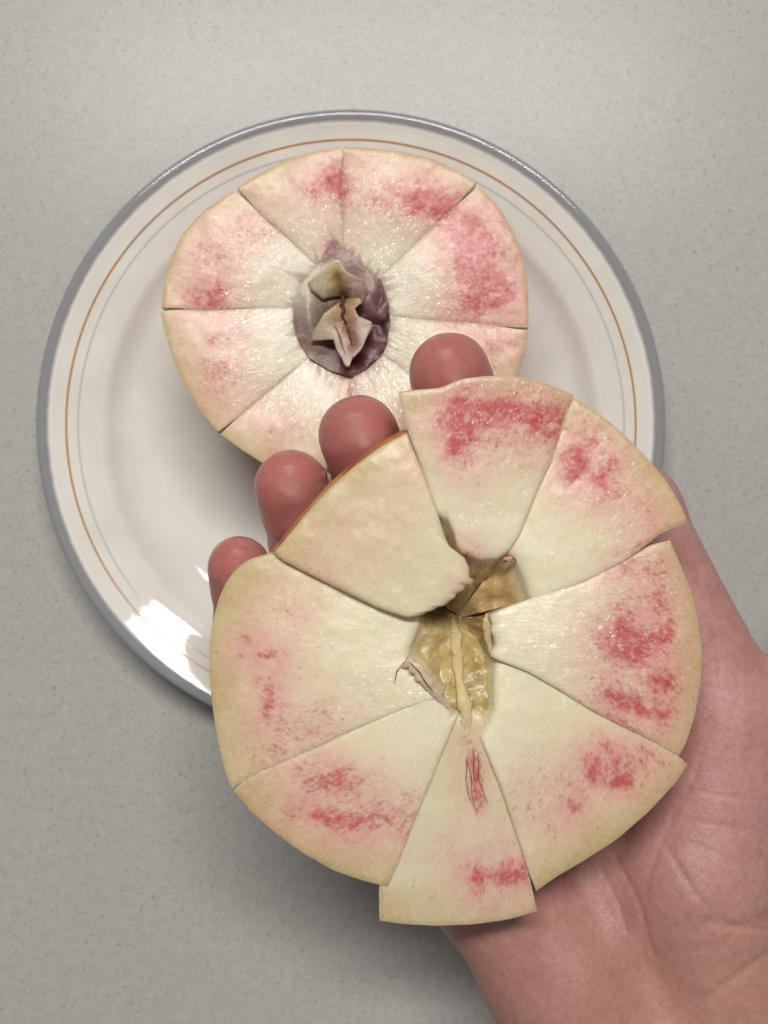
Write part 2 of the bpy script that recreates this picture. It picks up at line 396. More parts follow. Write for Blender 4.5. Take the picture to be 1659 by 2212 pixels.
def wedge(parent, inner, outer, sideA, sideB, zc, target, T, mat, blots, seed, bulge=0.025, dome=0.06, nu=84, nv=84, wet=(0.6, 0.3),
          wallcol=srgb(176, 140, 84), narrow=0.22, edge_drop=0.03, smooth_inner=1, colours={}, steep=1.0, bend=0.0, brate=2.2, roll=0.12, wrough=0.36, extra=None, wedge_label=None):
    """one wedge: cut face spanned between four border lines (a Coons patch), two cut walls, the wall round the stone, and skin below"""
    I = smooth_line(inner, nu, smooth_inner); O = smooth_line(outer, nu, 2); A = smooth_line(sideA, nv, 2); B = smooth_line(sideB, nv, 2)
    A = A + (I[0] - A[0]) * (1 - np.linspace(0, 1, nv))[:, None] + (O[0] - A[-1]) * np.linspace(0, 1, nv)[:, None]
    B = B + (I[-1] - B[0]) * (1 - np.linspace(0, 1, nv))[:, None] + (O[-1] - B[-1]) * np.linspace(0, 1, nv)[:, None]
    u = np.linspace(0, 1, nu)[:, None, None]; v = np.linspace(0, 1, nv)[None, :, None]
    P = (1 - v) * I[:, None] + v * O[:, None] + (1 - u) * A[None] + u * B[None] - (
        (1 - u) * (1 - v) * I[0] + u * (1 - v) * I[-1] + (1 - u) * v * O[0] + u * v * O[-1])
    u = u[..., 0]; v = v[..., 0]
    zAi, zAo, zBi, zBo = zc
    Z = (1 - u) * ((1 - v) * zAi + v * zAo) + u * ((1 - v) * zBi + v * zBo)
    W = np.linalg.norm(P[-1] - P[0], axis=-1)[None, :] / 98.0
    L = np.linalg.norm(O - I, axis=-1)[:, None] / 98.0
    dA = u * W; dB = (1 - u) * W; ds = np.minimum(dA, dB); de = (1 - v) * L + 0 * u; di = v * L + 0 * u
    q = P / 95.0
    Z = Z + dome * np.sin(np.pi * v) * np.sin(np.pi * u) ** 0.7 + bend * (np.sin(np.pi * u) - 0.6) * v
    Z = Z - edge_drop * np.exp(-ds / 0.045) - 0.03 * np.exp(-de / 0.06) - roll * np.exp(-di / 0.12)
    Z = Z + 0.06 * (fbm(q * 1.3, seed, 3) - 0.5) + 0.010 * (fbm(q * 5, seed + 1, 3) - 0.5)
    if extra is not None: Z = Z + extra(P)
    X = U(P[..., 0], P[..., 1], Z)
    R = pigment(P, blots)
    fibv = np.stack([(u - .5) * W, di, np.full_like(Z, seed * 1.7)], -1)
    colr = flesh_colour(P, v + 0 * u, ds, R, seed, np.stack([(u - .5) * W * 9 + 50, di * 3.5 + 50, 0 * Z + seed], -1), **colours)
    wetv = wet[0] * (1 - sstep(0.25, 0.85, v + 0 * u)) + wet[1] * sstep(0.25, 0.85, v + 0 * u)
    wetv = wetv * np.clip(0.28 + 1.9 * (fbm(q * 1.3, seed + 41, 3) - .12), 0.1, 1.3)
    Vs, Fs, Cs, Fi, We = [], [], [], [], []
    def add(G, C, Fb, Wt):
        off = sum(len(a) for a in Vs); n0, n1 = G.shape[:2]
        Vs.append(G.reshape(-1, 3)); Cs.append(C.reshape(-1, 3)); Fi.append(Fb.reshape(-1, 3)); We.append(np.asarray(Wt).reshape(-1))
        Fs.extend(grid_faces(n0, n1, off))
    add(X, colr, fibv, wetv)
    # underside: quarter-ellipse from the rim to the stem, narrowing towards the middle of the wedge
    nw = 22
    th = np.linspace(0, 1, nw) ** 1.2 * (math.pi / 2)
    def under(eps=0.0):
        out = np.zeros((nu, nw, 3))
        for k, t in enumerate(th):
            vv = math.cos(t); depth = T * math.sin(t) ** steep
            jf = vv * (nv - 1); j0 = min(int(jf), nv - 2); f = jf - j0
            row = X[:, j0] * (1 - f) + X[:, j0 + 1] * f
            midp = row[nu // 2]
            dr = X[:, -1] - X[:, 0]; dr[:, 2] = 0; dr /= np.linalg.norm(dr, axis=1)[:, None] + 1e-9
            s = narrow * min(1.0, depth / 1.2)
            r2 = row * (1 - s) + midp * s; r2[:, 2] = row[:, 2] - depth
            out[:, k] = r2 + dr * (bulge * math.sin(min(math.pi, t * brate)) + eps)
        return out
    Bt = under()
    uu = np.repeat(np.linspace(0, 1, nu)[:, None], nw, 1)
    add(Bt, np.broadcast_to(C_EDGE, Bt.shape), np.stack([uu, uu, uu], -1), np.full(Bt.shape[:2], .2))
    # cut walls at u=0 and u=1
    for e in (0, -1):
        nl = 7; G = np.zeros((nv, nl, 3)); C = np.zeros((nv, nl, 3))
        topc = X[e]; vs_ = np.linspace(0, 1, nv); tt = np.arccos(np.clip(vs_, 0, 1))
        bot = np.stack([np.interp(tt, th, Bt[e, :, k]) for k in range(3)], -1)
        for l in range(nl):
            f = l / (nl - 1); G[:, l] = topc * (1 - f) + bot * f
            C[:, l] = mixc(colr[e] * 0 + C_MID, C_EDGE, np.full(nv, 0.3 + 0.6 * f))
        G[-1, :] = topc[-1]
        add(G, C, np.zeros_like(G), np.full(G.shape[:2], .3))
    # wall round the stone, running down to the target line
    tg = resample(np.asarray(target, float), nu); TG = U(tg[:, 0], tg[:, 1], tg[:, 2])
    ni = 26; G = np.zeros((nu, ni, 3)); C = np.zeros((nu, ni, 3)); Fb = np.zeros((nu, ni, 3))
    for k in range(ni):
        f = k / (ni - 1)
        G[:, k] = X[:, 0] * (1 - f) + TG * f
        G[:, k, 2] = X[:, 0, 2] + (TG[:, 2] - X[:, 0, 2]) * (f ** 0.62)
        if 0 < f < 1: G[:, k, 2] += wrough * (fbm(G[:, k, :2] * 3.2, seed + 3, 4) - .5) * math.sin(math.pi * f)
        nz = fbm(G[:, k, :2] * 3.2, seed + 13, 4)
        cc = mixc(wallcol * np.ones((nu, 1)), wallcol * 0.78, sstep(.35, .75, nz) * .7); cc = mixc(cc, srgb(220, 200, 140), 0.4 * sstep(.55, .75, fbm(G[:, k, :2] * 5, seed + 15, 3)))
        C[:, k] = mixc(colr[:, 0], cc, np.full(nu, min(1.0, f * 5)))
        Fb[:, k] = np.stack([np.linspace(0, 2.2, nu), np.full(nu, f * 1.4), np.zeros(nu)], -1)
    add(G, C, Fb, np.full((nu, ni), 1.0))
    V = np.concatenate(Vs)
    o = make_mesh('wedge', V, Fs, mat, parent, {'Col': np.concatenate(Cs), 'fib': np.concatenate(Fi), 'wet': np.concatenate(We)}, merge=True, loc=LOC, sharp=True)
    if wedge_label: o['label'] = wedge_label
    S = under(0.012); S[:, 0, :] = X[:, -1] + (S[:, 1] - X[:, -1]) * 0.02; S[:, 0, 2] -= 0.004
    make_mesh('skin', S.reshape(-1, 3), grid_faces(nu, nw), M_SKIN, o, merge=False, loc=(0, 0, 0))
    o.children[0].location = (-np.array(LOC) * CM).tolist()
    return o

# ---- peach half lying on the plate
LOC = tuple(U(745, 670, 0.45)); 
half1 = thing('peach_half', 'peach half scored into wedges still holding its broken stone, lying on the plate', 'peach', LOC, 'halves of the cut peach')
OUT1 = {
 't': [(743, 317), (800, 320), (860, 326), (930, 342), (985, 367), (1029, 394)],
 'ur': [(1036, 402), (1080, 450), (1112, 505), (1132, 560), (1141, 620), (1142, 707)],
 'r': [(1140, 713), (1136, 760), (1118, 806), (1090, 860), (1050, 915)],
 'lr': [(1044, 920), (960, 985), (860, 1028), (762, 1044)],
 'b': [(755, 1045), (690, 1042), (640, 1033), (572, 1003), (520, 970), (476, 938)],
 'll': [(470, 933), (430, 885), (395, 825), (370, 765), (354, 710), (347, 673)],
 'l': [(349, 664), (355, 610), (370, 555), (395, 505), (440, 455), (504, 412)],
 'ul': [(512, 405), (560, 375), (620, 345), (680, 327), (739, 317)]}
INN1 = {
 't': [(740, 545), (772, 568), (815, 605)], 'ur': [(815, 605), (832, 640), (838, 682)], 'r': [(838, 682), (834, 725), (825, 765)],
 'lr': [(825, 765), (795, 795), (757, 812)], 'b': [(757, 812), (710, 798), (668, 770)], 'll': [(668, 770), (645, 725), (640, 665)],
 'l': [(640, 665), (650, 620), (690, 580)], 'ul': [(690, 580), (708, 545), (722, 530), (740, 545)]}
BL1 = [(840, 432, 60, 26, .45), (905, 428, 42, 32, 1.0), (955, 448, 45, 26, .85, 40), (800, 400, 40, 40, .25), (720, 345, 25, 25, .12),
       (985, 488, 32, 22, .9, 50), (1040, 500, 45, 40, .7), (1022, 545, 30, 34, 1.0), (1070, 590, 50, 60, .5), (1020, 612, 26, 30, .8), (1084, 622, 14, 20, 1.0),
       (1092, 640, 14, 8, 1.0), (1050, 655, 50, 18, .7, 170), (990, 672, 40, 10, .4), (1000, 560, 60, 60, .3), (1075, 735, 60, 25, .5), (1060, 775, 40, 30, .4),
       (990, 700, 60, 14, .35), (712, 388, 30, 26, .75), (666, 414, 12, 12, .7), (690, 405, 50, 40, .35), (738, 400, 14, 40, .35), (735, 450, 10, 60, .2),
       (562, 478, 50, 18, .5, 40), (512, 495, 34, 18, .5), (455, 552, 36, 26, .55), (478, 612, 32, 30, .8), (436, 640, 36, 20, .7), (460, 660, 50, 12, .5), (500, 520, 60, 40, .25),
       (454, 728, 26, 16, .4), (505, 728, 30, 10, .45), (474, 792, 26, 30, .7), (470, 835, 40, 40, .35), (560, 850, 50, 12, .25, -35), (594, 880, 40, 20, .22), (618, 932, 26, 8, .45),
       (580, 940, 30, 20, .2), (900, 960, 70, 40, .4), (860, 900, 40, 40, .3), (760, 840, 16, 26, .7), (722, 528, 14, 10, 1.2)]
order1 = ['t', 'ur', 'r', 'lr', 'b', 'll', 'l', 'ul']
for k, key in enumerate(order1):
    inn, out = INN1[key], OUT1[key]
    tgt = [(740 + (x - 740) * .62, 672 + (y - 672) * .62, 3.3) for x, y in inn]
    sgn = (-1) ** k
    a0, a1 = np.array(inn[0], float), np.array(out[0], float); b0, b1 = np.array(inn[-1], float), np.array(out[-1], float)
    jit = lambda p, q, s: [tuple(p), tuple(p + (q - p) * .35 + np.array([s, -s]) * 1.0), tuple(p + (q - p) * .7 + np.array([-s, s]) * 0.7), tuple(q)]
    pa = np.array(OUT1[order1[k - 1]][-1], float); pb = np.array(OUT1[order1[(k + 1) % 8]][0], float)
    side = lambda i0, o0, oth: [tuple(i0)] + [tuple(i0 + ((o0 + oth) / 2 + (o0 - oth) / 2 * max(0, (t - .74) / .26) ** 1.2 - i0) * t + np.array([1, -1]) * 1.6 * math.sin(9 * t + i0[0])) for t in (.2, .4, .6, .7, .8, .9)] + [tuple(o0)]
    wedge(half1, inn, out, side(a0, a1, pa), side(b0, b1, pb), (4.42, 4.62 + .02 * sgn, 4.42, 4.60 - .02 * sgn), tgt, 3.95, M_FLESH_WET, BL1, 40 + k,
          wet=(1.0, 0.28), roll=0.035, wrough=0.16, wallcol=srgb(158, 122, 116), narrow=0.0, edge_drop=0.007, dome=0.10, colours=dict(oxid=0.26, fringe=0.6, core=srgb(245, 241, 217), mid=srgb(241, 226, 196)))

# the broken stone and the tissue round it
def faceted(name, pts, mat, parent, sub=3, noise=0.06, thick=0.0, z0=0.0, seed=5, outline=None):
    """control points (px, py, height, colour) triangulated, subdivided and roughened"""
    P2 = [Vector((p[0], p[1])) for p in pts]
    ne = outline or 0
    res = mgeo.delaunay_2d_cdt(P2, [(i, (i + 1) % ne) for i in range(ne)], [], 1 if ne else 0, 1e-4)
    vo, fo = res[0], res[2]
    idx = [int(np.argmin([(v - q).length for q in P2])) for v in vo]
    V = U([p.x for p in vo], [p.y for p in vo], [z0 + pts[i][2] for i in idx]); C = np.array([srgb(*pts[i][3]) for i in idx])
    bm = bmesh.new(); cl = bm.verts.layers.float_color.new('Col')
    vv = [bm.verts.new((Vector(p) - Vector(LOC)) * CM) for p in V]
    for a, c in zip(vv, C): a[cl] = (*c, 1)
    for f in fo:
        try: bm.faces.new([vv[i] for i in f])
        except ValueError: pass
    bmesh.ops.subdivide_edges(bm, edges=bm.edges, cuts=(1 << sub) - 1, use_grid_fill=True)
    for _ in range(1): bmesh.ops.smooth_vert(bm, verts=bm.verts, factor=0.30, use_axis_x=False, use_axis_y=False, use_axis_z=True)
    for a in bm.verts:
        q = np.array(a.co) / CM
        a.co.z += noise * CM * 2 * (float(fbm(q * 3.0, seed, 4)) - .5)
        a.co.x += noise * CM * 0.8 * (float(fbm(q * 4.0 + 9, seed + 1, 3)) - .5)
    bmesh.ops.recalc_face_normals(bm, faces=bm.faces)
    if sum(f.normal.z for f in bm.faces) < 0: bmesh.ops.reverse_faces(bm, faces=bm.faces)
    me = bpy.data.meshes.new(name); bm.to_mesh(me); bm.free()
    me.polygons.foreach_set('use_smooth', [True] * len(me.polygons)); me.materials.append(mat)
    o = link(bpy.data.objects.new(name, me), parent)
    if thick:
        md = o.modifiers.new('thickness', 'SOLIDIFY'); md.thickness = thick * CM; md.offset = -1
    return o
M_TISSUE = mat_tissue('dry_tissue', 0.42); M_STONE = mat_tissue('stone_membrane', 0.36, 0.15)
MAUVE = (142, 104, 102); PURP = (100, 48, 56); DPURP = (66, 22, 32); PALE = (222, 210, 184); GREY = (176, 162, 146); BROWN = (120, 74, 30); OCH = (160, 120, 44)
stone_pts = [(718, 528, -.15, (140, 40, 52)), (735, 535, -.12, (150, 92, 92)), (760, 556, -.1, (178, 150, 140)), (790, 585, -.1, (170, 142, 134)), (818, 606, -.16, MAUVE), (836, 655, -.14, PURP),
             (838, 690, -.15, DPURP), (832, 735, -.15, PURP), (822, 762, -.22, DPURP), (790, 790, -.22, (90, 40, 44)), (758, 808, -.14, (132, 58, 60)), (715, 796, -.18, (124, 88, 74)), (672, 770, -.14, (150, 124, 108)),
             (648, 730, -.12, (140, 110, 104)), (638, 690, -.08, (140, 112, 106)), (640, 655, -.04, (186, 168, 152)), (645, 625, .02, (222, 214, 192)), (678, 590, -.02, (218, 210, 188)), (702, 552, -.1, (150, 92, 92)),
             (664, 640, .12, (196, 184, 164)), (690, 660, -.06, (140, 122, 106)), (668, 700, .08, (158, 138, 128)), (700, 720, -.35, (124, 98, 92)), (690, 750, -.1, (146, 120, 110)), (720, 765, -.3, (120, 92, 84)),
             (742, 650, -.3, (70, 40, 20)), (770, 700, -.6, (70, 36, 40)), (800, 640, .12, (150, 112, 112)), (812, 680, -.05, (126, 84, 88)), (805, 730, -.1, (128, 84, 86)), (818, 700, -.35, DPURP),
             (795, 700, -.45, DPURP), (785, 740, -.5, (92, 44, 50)), (808, 620, -.02, (164, 132, 128)), (768, 770, -.4, (92, 46, 46)), (822, 645, -.3, (98, 52, 62)), (815, 755, -.15, (130, 84, 86))]
stone_pts = [(740 + (x - 740) * 1.045, 672 + (y - 672) * 1.045, h, c) if i < 19 else (x, y, h, c) for i, (x, y, h, c) in enumerate(stone_pts)]
stone_pts = [(x, y, h if h > 0 else h * .55, c) for x, y, h, c in stone_pts]
stone = faceted('stone', stone_pts, M_STONE, half1, 2, 0.09, z0=4.56, seed=61, outline=19)
flapA = [(724, 565, .42, PALE), (733, 566, .42, PALE), (748, 591, .40, (200, 184, 166)), (783, 608, .28, (182, 160, 150)), (790, 630, .18, (166, 140, 134)), (779, 659, .05, (150, 124, 116)),
         (760, 650, .0, (160, 136, 122)), (744, 643, -.10, (92, 50, 16)), (724, 642, .0, (150, 128, 92)), (700, 648, .06, (176, 160, 136)), (675, 628, .14, (196, 184, 160)), (668, 612, .16, (200, 190, 170)), (690, 593, .30, (210, 200, 174)),
         (727, 588, .36, (172, 138, 60)), (732, 604, .22, (140, 100, 30)), (742, 600, .30, (190, 168, 130)), (737, 628, .05, (104, 62, 20)), (722, 618, .2, (190, 172, 120)), (748, 612, .24, (176, 150, 120)), (705, 612, .26, (208, 200, 172)), (760, 622, .24, (180, 158, 146))]
flapA = [(740 + (x - 740) * 1.06, 645 + (y - 645) * 1.04, h, c) for x, y, h, c in flapA]
faceted('flap', flapA, M_TISSUE, stone, 2, 0.05, 0.05, z0=4.55, seed=71, outline=13)
flapB = [(741, 644, .02, (110, 64, 24)), (774, 644, .22, (200, 176, 140)), (778, 654, .20, (196, 168, 136)), (763, 666, .16, (190, 152, 118)), (770, 681, .24, (198, 170, 146)), (797, 694, .26, (206, 192, 174)), (798, 704, .24, (200, 186, 170)),
         (777, 746, .30, (200, 180, 166)), (759, 768, .36, (206, 184, 172)), (754, 787, .42, (216, 198, 182)), (747, 786, .42, (212, 192, 178)), (730, 754, .28, (198, 178, 164)), (722, 730, .22, (196, 178, 162)), (677, 734, .06, (178, 160, 142)), (682, 715, .12, (188, 172, 150)),
         (704, 677, .26, (204, 190, 162)), (724, 660, .20, (196, 172, 130)), (741, 668, .14, (132, 82, 34)), (742, 690, .10, (150, 92, 58)), (750, 706, .02, (150, 96, 78)), (756, 720, .06, (130, 70, 60)), (752, 735, .16, (206, 176, 160)), (760, 742, .04, (140, 84, 74)),
         (735, 715, .22, (214, 190, 166)), (770, 712, .24, (206, 184, 164)), (705, 710, .18, (196, 180, 156)), (745, 760, .34, (210, 188, 174))]
flapB = [(740 + (x - 740) * 1.10, 645 + (y - 645) * 1.03, h, c) for x, y, h, c in flapB]
faceted('flap', flapB, M_TISSUE, stone, 2, 0.05, 0.05, z0=4.62, seed=83, outline=17)

CRACKS = [[(742, 640, 4.74, .03), (739, 655, 4.80, .05), (744, 668, 4.80, .035), (740, 684, 4.78, .04), (748, 700, 4.72, .02)], [(749, 704, 4.70, .01), (754, 716, 4.72, .035), (757, 730, 4.74, .03), (761, 746, 4.74, .01)],
          [(722, 700, 4.90, .006), (733, 722, 4.92, .014), (740, 748, 4.96, .01), (746, 764, 5.0, .004)]]
# ---- peach half fanned out on the hand
LOC = tuple(U(990, 1400, 5.4))
half2 = thing('peach_half', 'larger looking peach half with no stone, its wedges fanned out on the open hand', 'peach', LOC, 'halves of the cut peach')
Z2 = 8.3; DEEP = 6.9
stem = lambda dx, dy, z=DEEP: (988 + dx, 1338 + dy, z)
BL2 = dict(
 W8=[(992, 900, 26, 55, .9), (987, 962, 14, 32, 1.0), (1040, 880, 55, 26, .75), (1110, 892, 70, 24, .85), (1172, 905, 45, 28, .65), (945, 900, 26, 16, .45), (1070, 950, 90, 45, .45), (1020, 1010, 14, 60, .28), (1010, 1192, 22, 8, .9), (1205, 930, 20, 50, .5)],
 W7=[(1248, 1003, 14, 34, 1.0, 30), (1288, 1045, 16, 22, 1.0), (1330, 1003, 14, 14, .65), (1336, 1075, 20, 15, .8), (1255, 940, 50, 45, .45), (1400, 1098, 10, 10, .5), (1415, 1132, 30, 10, .4), (1300, 1010, 80, 60, .32), (1385, 1178, 50, 8, .7, -28), (1215, 1000, 20, 50, .35)],
 W6=[(1345, 1215, 26, 18, .75), (1415, 1228, 20, 20, .55), (1350, 1355, 22, 36, .9), (1362, 1412, 24, 28, 1.1, -30), (1420, 1380, 24, 18, 1.0), (1440, 1345, 16, 26, .55), (1432, 1475, 26, 16, 1.1), (1352, 1518, 52, 16, 1.15, 25), (1420, 1290, 18, 16, .75), (1440, 1540, 20, 30, .55), (1375, 1400, 95, 150, .42), (1340, 1572, 70, 10, .9, 30), (1310, 1390, 30, 20, .5)],
 W5=[(1312, 1612, 14, 14, .85), (1335, 1640, 14, 12, .6), (1283, 1660, 16, 24, .9), (1342, 1690, 26, 14, .9), (1368, 1655, 36, 26, .5), (1240, 1746, 14, 11, 1.0), (1195, 1800, 14, 11, .45), (1255, 1685, 100, 45, .4), (1410, 1632, 40, 9, .7, 30), (1150, 1750, 45, 35, .3), (1110, 1700, 20, 60, .15)],
 W4=[(1023, 1672, 15, 60, 1.25, -8), (1030, 1905, 15, 24, 1.0), (1075, 1902, 14, 18, .7), (1108, 1886, 24, 18, .9, -30), (955, 1845, 45, 26, .32), (1080, 1880, 55, 45, .35), (1130, 1870, 12, 50, .5)],
 W3=[(700, 1680, 44, 22, .7), (760, 1690, 40, 20, .35), (708, 1770, 24, 16, .9, 30), (632, 1766, 20, 12, .6), (762, 1772, 26, 16, .6), (822, 1768, 26, 16, .6), (756, 1822, 14, 9, .4), (750, 1745, 140, 50, .4), (640, 1660, 60, 20, .3), (880, 1790, 30, 70, .3)],
 W2=[(590, 1412, 30, 10, .95), (576, 1482, 14, 24, .8), (578, 1528, 9, 20, .75), (530, 1386, 10, 8, .7), (512, 1415, 8, 8, .5), (622, 1312, 45, 16, .35), (655, 1335, 20, 14, .3), (625, 1600, 90, 45, .42), (700, 1550, 80, 50, .32), (570, 1330, 50, 40, .15)],
 W1=[(780, 1130, 140, 30, .18), (740, 1245, 90, 14, .18), (910, 1030, 30, 60, .15), (1008, 1258, 12, 10, .5)])
SH = dict(core=srgb(249, 240, 208), mid=srgb(243, 226, 192), edge=srgb(208, 184, 130))
RED = srgb(176, 140, 90)
# W8 top wedge
wedge(half2, [(944, 1112), (952, 1116), (966, 1124), (978, 1150), (986, 1178), (996, 1192), (1015, 1201), (1042, 1210), (1075, 1207), (1098, 1194)],
      [(860, 848), (900, 842), (955, 838), (962, 832), (1000, 818), (1050, 812), (1110, 812), (1170, 825), (1215, 842), (1240, 854)],
      [(944, 1112), (930, 1065), (905, 995), (886, 945), (873, 905), (860, 848)], [(1098, 1194), (1122, 1158), (1142, 1108), (1162, 1058), (1187, 1008), (1206, 950), (1225, 890), (1240, 856)],
      (8.28, 8.55, 8.20, 8.18), [stem(-25, -25), stem(0, -12)], 2.1, M_FLESH, BL2['W8'], 101, bulge=0.04, colours=SH, wallcol=RED, narrow=.28, wet=(.5, .42), bend=0.12)
# W7 upper right
wedge(half2, [(1094, 1195), (1108, 1204), (1120, 1225), (1132, 1252), (1140, 1278), (1146, 1298)], [(1238, 858), (1290, 890), (1340, 930), (1390, 980), (1440, 1040), (1470, 1090), (1485, 1128)],
      [(1094, 1195), (1118, 1160), (1138, 1110), (1158, 1058), (1183, 1008), (1202, 950), (1222, 892), (1238, 858)], [(1146, 1298), (1180, 1290), (1230, 1272), (1290, 1246), (1345, 1214), (1385, 1186), (1430, 1150), (1485, 1128)],
      (8.12, 8.05, 8.10, 8.08), [stem(4, -14), stem(10, -4)], 2.1, M_FLESH, BL2['W7'], 112, colours=SH, wallcol=srgb(208, 172, 114), narrow=.25, wet=(.4, .38))
# W6 right
wedge(half2, [(1055, 1329), (1060, 1338), (1064, 1350), (1060, 1362), (1068, 1378), (1071, 1394), (1062, 1408), (1060, 1418)], [(1447, 1167), (1470, 1220), (1490, 1270), (1508, 1340), (1517, 1410), (1513, 1480), (1500, 1550), (1480, 1610), (1467, 1632)],
      [(1055, 1329), (1100, 1309), (1150, 1291), (1200, 1276), (1250, 1257), (1310, 1228), (1360, 1199), (1405, 1177), (1447, 1167)], [(1060, 1418), (1076, 1426), (1140, 1451), (1200, 1486), (1280, 1536), (1350, 1571), (1420, 1606), (1467, 1632)],
      (8.22, 7.95, 8.27, 7.96), [stem(10, 0), stem(14, 12)], 2.2, M_FLESH, BL2['W6'], 123, colours=SH, wallcol=srgb(186, 150, 84), narrow=.25, wet=(1.0, .5), bulge=0.035)
# W5 lower right (dips under W6)
wedge(half2, [(1080, 1410), (1068, 1440), (1066, 1490), (1066, 1530), (1054, 1562), (1036, 1592)], [(1485, 1652), (1460, 1690), (1400, 1755), (1330, 1815), (1260, 1860), (1200, 1895), (1158, 1925)],
      [(1080, 1410), (1150, 1436), (1210, 1470), (1290, 1519), (1360, 1555), (1430, 1598), (1485, 1652)], [(1036, 1592), (1042, 1606), (1058, 1642), (1082, 1702), (1102, 1762), (1122, 1822), (1142, 1882), (1158, 1925)],
      (8.14, 7.88, 8.20, 7.85), [(985, 1345, 6.95), (994, 1450, 7.5), (1012, 1575, 7.95)], 2.2, M_FLESH, BL2['W5'], 134, colours=SH, wallcol=srgb(214, 188, 120), narrow=.25, wet=(.75, .35), smooth_inner=2)
# W4 bottom (lowest of its neighbours)
wedge(half2, [(1044, 1540), (1020, 1530), (990, 1538)], [(1160, 1968), (1100, 1986), (1020, 1997), (940, 2000), (870, 1996), (820, 1989)],
      [(1044, 1540), (1070, 1640), (1100, 1730), (1128, 1820), (1160, 1968)], [(990, 1538), (960, 1600), (925, 1680), (885, 1770), (845, 1850), (818, 1915), (820, 1989)],
      (8.08, 7.74, 8.08, 7.70), [(1012, 1500, 7.5), (1000, 1500, 7.5)], 2.0, M_FLESH, BL2['W4'], 145, colours=dict(core=srgb(230, 218, 176), mid=srgb(234, 224, 194), edge=srgb(212, 188, 142)), wallcol=srgb(204, 180, 112), narrow=.25, wet=(.35, .22))
# W3 lower left
wedge(half2, [(990, 1540), (978, 1545), (962, 1522), (945, 1500)], [(838, 1916), (780, 1901), (720, 1880), (650, 1840), (590, 1795), (545, 1755), (505, 1709)],
      [(990, 1540), (974, 1584), (950, 1642), (922, 1712), (892, 1782), (868, 1846), (838, 1916)], [(945, 1500), (860, 1535), (760, 1578), (690, 1612), (620, 1642), (560, 1667), (522, 1690), (505, 1709)],
      (8.16, 7.82, 8.26, 7.90), [(1004, 1500, 7.75), (985, 1440, 7.5)], 2.2, M_FLESH, BL2['W3'], 156, colours=SH, wallcol=srgb(190, 158, 96), narrow=.22, wet=(.3, .2))
# W2 left
wedge(half2, [(955, 1506), (935, 1480), (915, 1450), (884, 1420), (884, 1402), (893, 1380), (905, 1350), (903, 1330), (880, 1318)], [(502, 1703), (490, 1680), (475, 1620), (462, 1550), (453, 1470), (452, 1400), (460, 1340), (475, 1285), (497, 1243), (535, 1208), (600, 1190)],
      [(955, 1506), (860, 1536), (760, 1579), (690, 1613), (620, 1643), (560, 1667), (520, 1688), (500, 1702)], [(880, 1318), (820, 1300), (760, 1268), (700, 1238), (640, 1208), (600, 1190)],
      (8.27, 7.90, 8.12, 8.0), [(992, 1440, 7.5), stem(-4, 30, 7.2), stem(-8, 4)], 2.2, M_FLESH, BL2['W2'], 167, colours=SH, wallcol=srgb(206, 182, 122), narrow=.22, wet=(.55, .25), nu=110)
# W1 upper left (riding on W2)
wedge(half2, [(912, 1329), (922, 1322), (934, 1319), (948, 1310), (958, 1309), (972, 1298), (983, 1291), (986, 1283), (1000, 1276), (1006, 1264), (1018, 1262), (1024, 1254), (1014, 1246), (1014, 1228), (1004, 1205), (988, 1193), (974, 1186), (962, 1160), (950, 1122)],
      [(592, 1195), (615, 1167), (660, 1112), (710, 1057), (760, 1012), (820, 967), (884, 932)],
      [(912, 1329), (880, 1335), (820, 1315), (760, 1286), (700, 1256), (640, 1226), (610, 1210), (592, 1195)], [(950, 1122), (935, 1075), (912, 1010), (893, 962), (884, 932)],
      (8.46, 8.22, 8.36, 8.30), [(905, 1300, 6.8), (975, 1250, 6.6), (960, 1170, 6.8)], 2.0, M_FLESH, BL2['W1'], 178, bulge=0.22, brate=4.0, colours=dict(core=srgb(230, 220, 184), mid=srgb(230, 210, 176), edge=srgb(216, 190, 142)), wallcol=srgb(160, 120, 74), narrow=.16, wet=(.2, .18), nu=130, smooth_inner=0, edge_drop=.06)

# stem end at the bottom of the hollow: a cup under the wedges
M_CORE = mat_tissue('hollow_tissue', 0.16, 0.35)
def cup():
    n, m = 72, 26; V = []; C = []
    for i in range(n + 1):
        a = 2 * math.pi * i / n
        for j in range(m):
            t = j / (m - 1)
            px = 1000 + math.cos(a) * (4 + t * 112); py = 1370 + math.sin(a) * (4 + t * (190 if math.sin(a) > 0 else 170))
            z = float(np.interp(py, [1230, 1290, 1338, 1370, 1410, 1450, 1510, 1560], [6.7, 6.6, 6.85, 7.14, 7.42, 7.66, 7.85, 7.82])) + 0.10 * t
            z += 0.22 * (float(fbm(np.array([px / 40, py / 40]), 5, 4)) - .5)
            V.append(U(px, py, z)); nz = float(fbm(np.array([px / 25, py / 25]), 9, 4))
            c = mixc(srgb(206, 186, 126), srgb(180, 152, 96), np.array(sstep(.4, .65, nz)))
            C.append(c)
    return np.array(V), grid_faces(n + 1, m), np.array(C)
V, F, C = cup(); make_mesh('core', V, F, M_CORE, half2, {'Col': C}, merge=True, loc=LOC)

